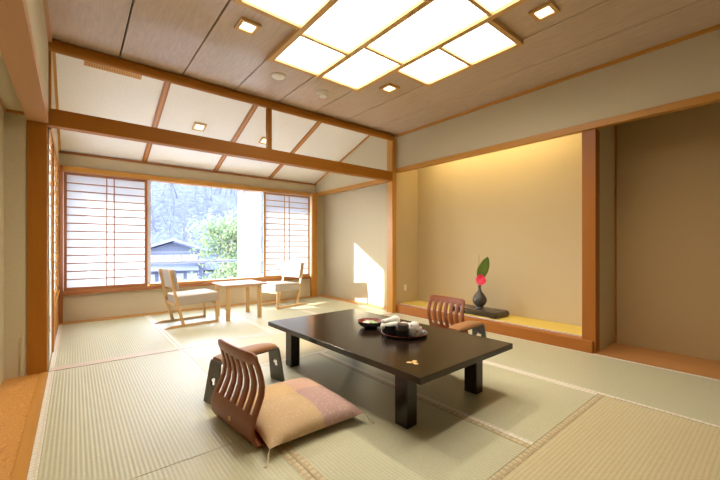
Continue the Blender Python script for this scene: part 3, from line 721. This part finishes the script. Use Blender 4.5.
f0 = thing('flower_sprig', 'pink flower with one tall green leaf standing in the vase', 'flower', (4.035, 2.515, SZ + .0755 + .26)); f0.scale = (1.3, 1.3, 1.25)
b = B(); tube(b, [(0, 0, .0), (0, -.004, .05), (-.01, .0, .11)], .005, 8); tube(b, [(0, 0, .0), (.0, -.01, .06), (.01, -.02, .12)], .004, 8); tube(b, [(0, 0, .05), (.0, .012, .2), (.0, .004, .34)], .002, 6); obj('stem', b, M['stem'], f0, 60)
b = B(); nL, nW = 16, 6; g = {}; side = Vector((.632, -.775, 0)).normalized()
for i in range(nL + 1):
    f_ = i / nL; wd = .060 * math.sin(PI * min(1, f_ * .96 + .02)) ** .75 * (1 - .12 * f_)
    c_ = Vector((.005, -.01 - .035 * f_ - .035 * f_ * f_, .075 + .25 * f_))
    for j in range(nW + 1):
        q = 2 * j / nW - 1; p = c_ + Vector((.60, -.78, .12)) * wd * q + Vector((-.5, -.2, 0)) * (abs(q) * wd * .35) + Vector((0, 0, .004 * math.sin(f_ * 20 + q * 3)))
        g[i, j] = b.verts.new(p)
for i in range(nL):
    for j in range(nW): b.faces.new((g[i, j], g[i + 1, j], g[i + 1, j + 1], g[i, j + 1]))
lo = obj('leaf', b, M['leaf'], f0, 80); md = lo.modifiers.new('t', 'SOLIDIFY'); md.thickness = .0015
b = B(); cc = Vector((-.018, -.030, .088))
for ring_, (cnt, rr, lift) in enumerate(((5, .055, .0), (5, .043, .012), (4, .028, .022))):
    for k in range(cnt):
        a = 2 * PI * k / cnt + ring_ * .6; d1 = Vector((-.15, math.cos(a), math.sin(a))).normalized(); fw = Vector((-.85, -.35, .2)).normalized()
        tn = fw.cross(d1).normalized(); pts = []
        c0_ = b.verts.new(cc + fw * lift)
        rim = [b.verts.new(cc + fw * (lift + .010 * (1 - abs(q) * .6) + .006 * abs(q)) + d1 * rr * (1 - .28 * q * q) + tn * rr * .62 * q) for q in (-1, -.5, 0, .5, 1)]
        for A, Bq in zip(rim, rim[1:]): b.faces.new((c0_, A, Bq))
bmesh.ops.create_icosphere(b, subdivisions=2, radius=.014, matrix=Matrix.Translation(cc + Vector((-.012, -.004, .002))))
obj('blossom', b, M['petal'], f0, 80)['label'] = 'bright pink blossom'

# ------------------------------------------------------------------ outside
hazy_ground = plaster('haze_tinted_ground', (.066, .069, .100), (.026, .028, .056), sc=1.6)  # outdoor haze is put into this lavender-grey colour
def hill():
    b = B(); n, m_ = 60, 40; g = {}
    for i in range(n + 1):
        for j in range(m_ + 1):
            x = -90 + 210 * i / n; y = 48 + 110 * j / m_
            h = -5.4 + (y - 46) * .62 * min(1, max(.22, (x + 12) / 14)) + 3.0 * min(1, max(.22, (x + 12) / 14)) * noise.noise(Vector((x * .05, y * .05, 0))) + 1.2 * noise.noise(Vector((x * .2, y * .2, 3)))
            g[i, j] = b.verts.new((x, y, h))
    for i in range(n):
        for j in range(m_): b.faces.new((g[i, j], g[i + 1, j], g[i + 1, j + 1], g[i, j + 1]))
    return struct('hillside', b, hazy_ground, 60)
hill()
struct('ground_outside', bx(-90, 120, 9, 52, -6.2, -5.2), hazy_ground)
# balcony: floor slab, rail, eave
trim(bx(-1.5, 5.5, YW + .12, 7.05, .0, .12), plain('balcony_concrete', (.5, .5, .52), .8))
rl = thing('balcony_railing', 'pale horizontal handrail outside the window', 'railing', (1.8, 7.0, .12))
gm = plain('pale_grey_metal', (.15, .155, .20), .5)
obj('handrail', box(B(), -3.2, 3.6, -.03, .03, .55, .60, .008), gm, rl)
for x in (-3.15, -.85, 1.45, 3.5): obj('baluster', bx(x - .012, x + .012, -.012, .012, 0, .55), gm, rl)
trim(bx(-2, 6, YW + .10, 7.0, 2.255, 2.36), M['white_metal'])
# neighbour house with a gable towards the room
hs = thing('neighbour_house', 'blue-grey gabled house across from the window', 'house', (7.35, 37.5, -5.2), R(-12))
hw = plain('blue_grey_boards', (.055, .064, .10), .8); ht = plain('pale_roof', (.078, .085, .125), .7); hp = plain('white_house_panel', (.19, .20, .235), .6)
b = B(); prism(b, [(-2.7, 0), (2.7, 0), (2.7, 5.6), (0, 6.5), (-2.7, 5.6)], lambda u, v, w_: (u, w_, v), 0, 8); obj('house_wall', b, hw, hs)
for q in (-1, 1):
    b = B(); prism(b, [(0, 6.9), (q * 3.6, 5.65), (q * 3.6, 5.40), (0, 6.62)], lambda u, v, w_: (u, w_, v), -1.1, 8.6); obj('roof', b, ht, hs)
obj('fascia_beam', bx(-2.72, 2.72, -.08, .0, 5.45, 5.65), ht, hs)
for k in range(6): obj('window_panel', bx(-2.1 + k * .72, -2.1 + k * .72 + .64, -.06, .02, 4.45, 5.30), hp, hs)
b = B(); prism(b, [(2.2, 5.0), (7.5, 3.6), (7.5, 3.4), (2.2, 4.75)], lambda u, v, w_: (u, w_, v), -1.5, 4); obj('lower_roof', b, ht, hs)
obj('annex_wall', bx(2.75, 7.2, -.3, 4, 0, 3.5), hw, hs)
b = B(); prism(b, [(-1.6, 4.0), (0, 4.3), (0, 4.1), (-1.6, 3.85)], lambda u, v, w_: (w_, u, v), -3.4, 2.2); obj('porch_roof', b, ht, hs)
for k in range(4): obj('window_panel', bx(-2.4 + k * 1.2, -2.4 + k * 1.2 + .9, -.05, .02, 1.9, 3.5), hp, hs)
# bare trees
bark = plain('haze_tinted_bark', (.042, .045, .072), .9)  # blue-lavender tint paints the distant haze into the bark
def bare_tree(seed, h=9.0, spread=.55, depth=5):
    rnd = random.Random(seed); b = B()
    def grow(p, d, L, r, k):
        pts = [p]; rr = [r]; q = p; dd = d
        for s in range(3):
            dd = (dd + Vector((rnd.gauss(0, .12), rnd.gauss(0, .12), rnd.gauss(.03, .06)))).normalized(); q = q + dd * L / 3; pts.append(q); rr.append(r * (1 - .16 * (s + 1)))
        tube(b, pts, rr, 5 if k < 2 else 3, False)
        if k >= depth: return
        for _ in range(3 if k < 4 else 2):
            a = rnd.random() * 2 * PI; nd = (dd + Vector((math.cos(a) * spread, math.sin(a) * spread, rnd.uniform(-.05, .35)))).normalized()
            grow(pts[rnd.choice((2, 3, 3))], nd, L * rnd.uniform(.62, .82), rr[-1] * .66, k + 1)
    grow(Vector((0, 0, -.3)), Vector((rnd.gauss(0, .06), rnd.gauss(0, .06), 1)).normalized(), h * .30, h * .013, 0); return b
protos = []
for k in range(4):
    t = thing('bare_tree', 'leafless haze-tinted tree on the wooded hillside behind the house', 'tree', (0, 0, 0), 0, 'bare trees on the hillside')
    obj('branches', bare_tree(20 + k, spread=.5 + .08 * k), bark, t); protos.append(t)
def hz(x, y): return -5.4 + (y - 46) * .62 + 3.0 * noise.noise(Vector((x * .05, y * .05, 0))) + 1.2 * noise.noise(Vector((x * .2, y * .2, 3)))
cnt = 0
rr_ = random.Random(3)
for row in range(9):
    y = 50 + row * 6.5
    x0_, x1_ = .12 * y, .46 * y
    k = 0; n = 13
    for k in range(n):
        x = x0_ + (x1_ - x0_) * (k + rr_.random()) / n; yy = y + rr_.uniform(-3, 3)
        yy = max(49, yy); loc = (x, yy, hz(x, yy) - .2); s = rr_.uniform(.9, 1.35)
        if cnt < 4: o = protos[cnt]; o.location = loc; o.rotation_euler = (0, 0, rr_.random() * 6); o.scale = (s, s, s)
        else: dup(protos[cnt % 4], loc, rr_.random() * 6, None, (s, s, s))
        cnt += 1
# leafy tree and shrubs nearer the balcony
def leafy(name, label, loc, h, w_, n, col, seed, cat='tree', leaf=.10, z0=.25):
    rnd = random.Random(seed); t = thing(name, label, cat, loc)
    b = B(); tube(b, [(0, 0, -.1), (.05, 0, h * .4), (-.03, .03, h * .85)], [h * .012, h * .01, h * .004], 8)
    cl = []
    for k in range(26):
        f_ = rnd.uniform(z0, 1); a = rnd.random() * 2 * PI; rad = w_ * (1 - .55 * f_) * rnd.uniform(.3, 1)
        c_ = Vector((rad * math.cos(a), rad * math.sin(a), h * f_)); cl.append(c_)
        tube(b, [(0, 0, h * max(.05, f_ - .18)), tuple(c_ * .6 + Vector((0, 0, h * f_ * .36))), tuple(c_)], [h * .004, h * .003, h * .0015], 4)
    obj('trunk', b, plain('brown_bark', (.22, .18, .16), .9), t)
    b = B()
    for k in range(n):
        c_ = rnd.choice(cl) + Vector((rnd.gauss(0, w_ * .16), rnd.gauss(0, w_ * .16), rnd.gauss(0, h * .045)))
        u = Vector((rnd.gauss(0, 1), rnd.gauss(0, 1), rnd.gauss(0, 1))).normalized(); v = u.orthogonal().normalized(); s = leaf * rnd.uniform(.6, 1.2)
        b.faces.new([b.verts.new(c_ + q) for q in (u * s, v * s * .5, -u * s, -v * s * .5)])
    obj('foliage', b, translucent(name + '_leaf', col, .45), t); return t
leafy('garden_tree', 'bright pale green leafy tree right of the neighbour house', (5.9, 17.5, -5.2), 7.2, 2.6, 10000, (.13, .165, .085), 5, leaf=.11)
for i, (x, y, h, wd, col) in enumerate(((5.6, 22, 4.2, 1.5, (.11,.115,.135)), (4.2, 20, 3.4, 1.4, (.12,.125,.15)), (7.4, 21, 3.9, 1.5, (.13,.17,.09)), (3.0, 21, 3.2, 1.4, (.10,.11,.15)))):
    leafy('garden_shrub', ('tall greyish shrub below the handrail, beside the green tree', 'pale wintry shrub below the handrail left of the green tree', 'light green shrub under the bright leafy tree', 'bluish shrub at the left bottom corner of the window view')[i], (x, y, -5.2), h, wd, 2600, col, 30 + i, 'shrub', .09, .1)
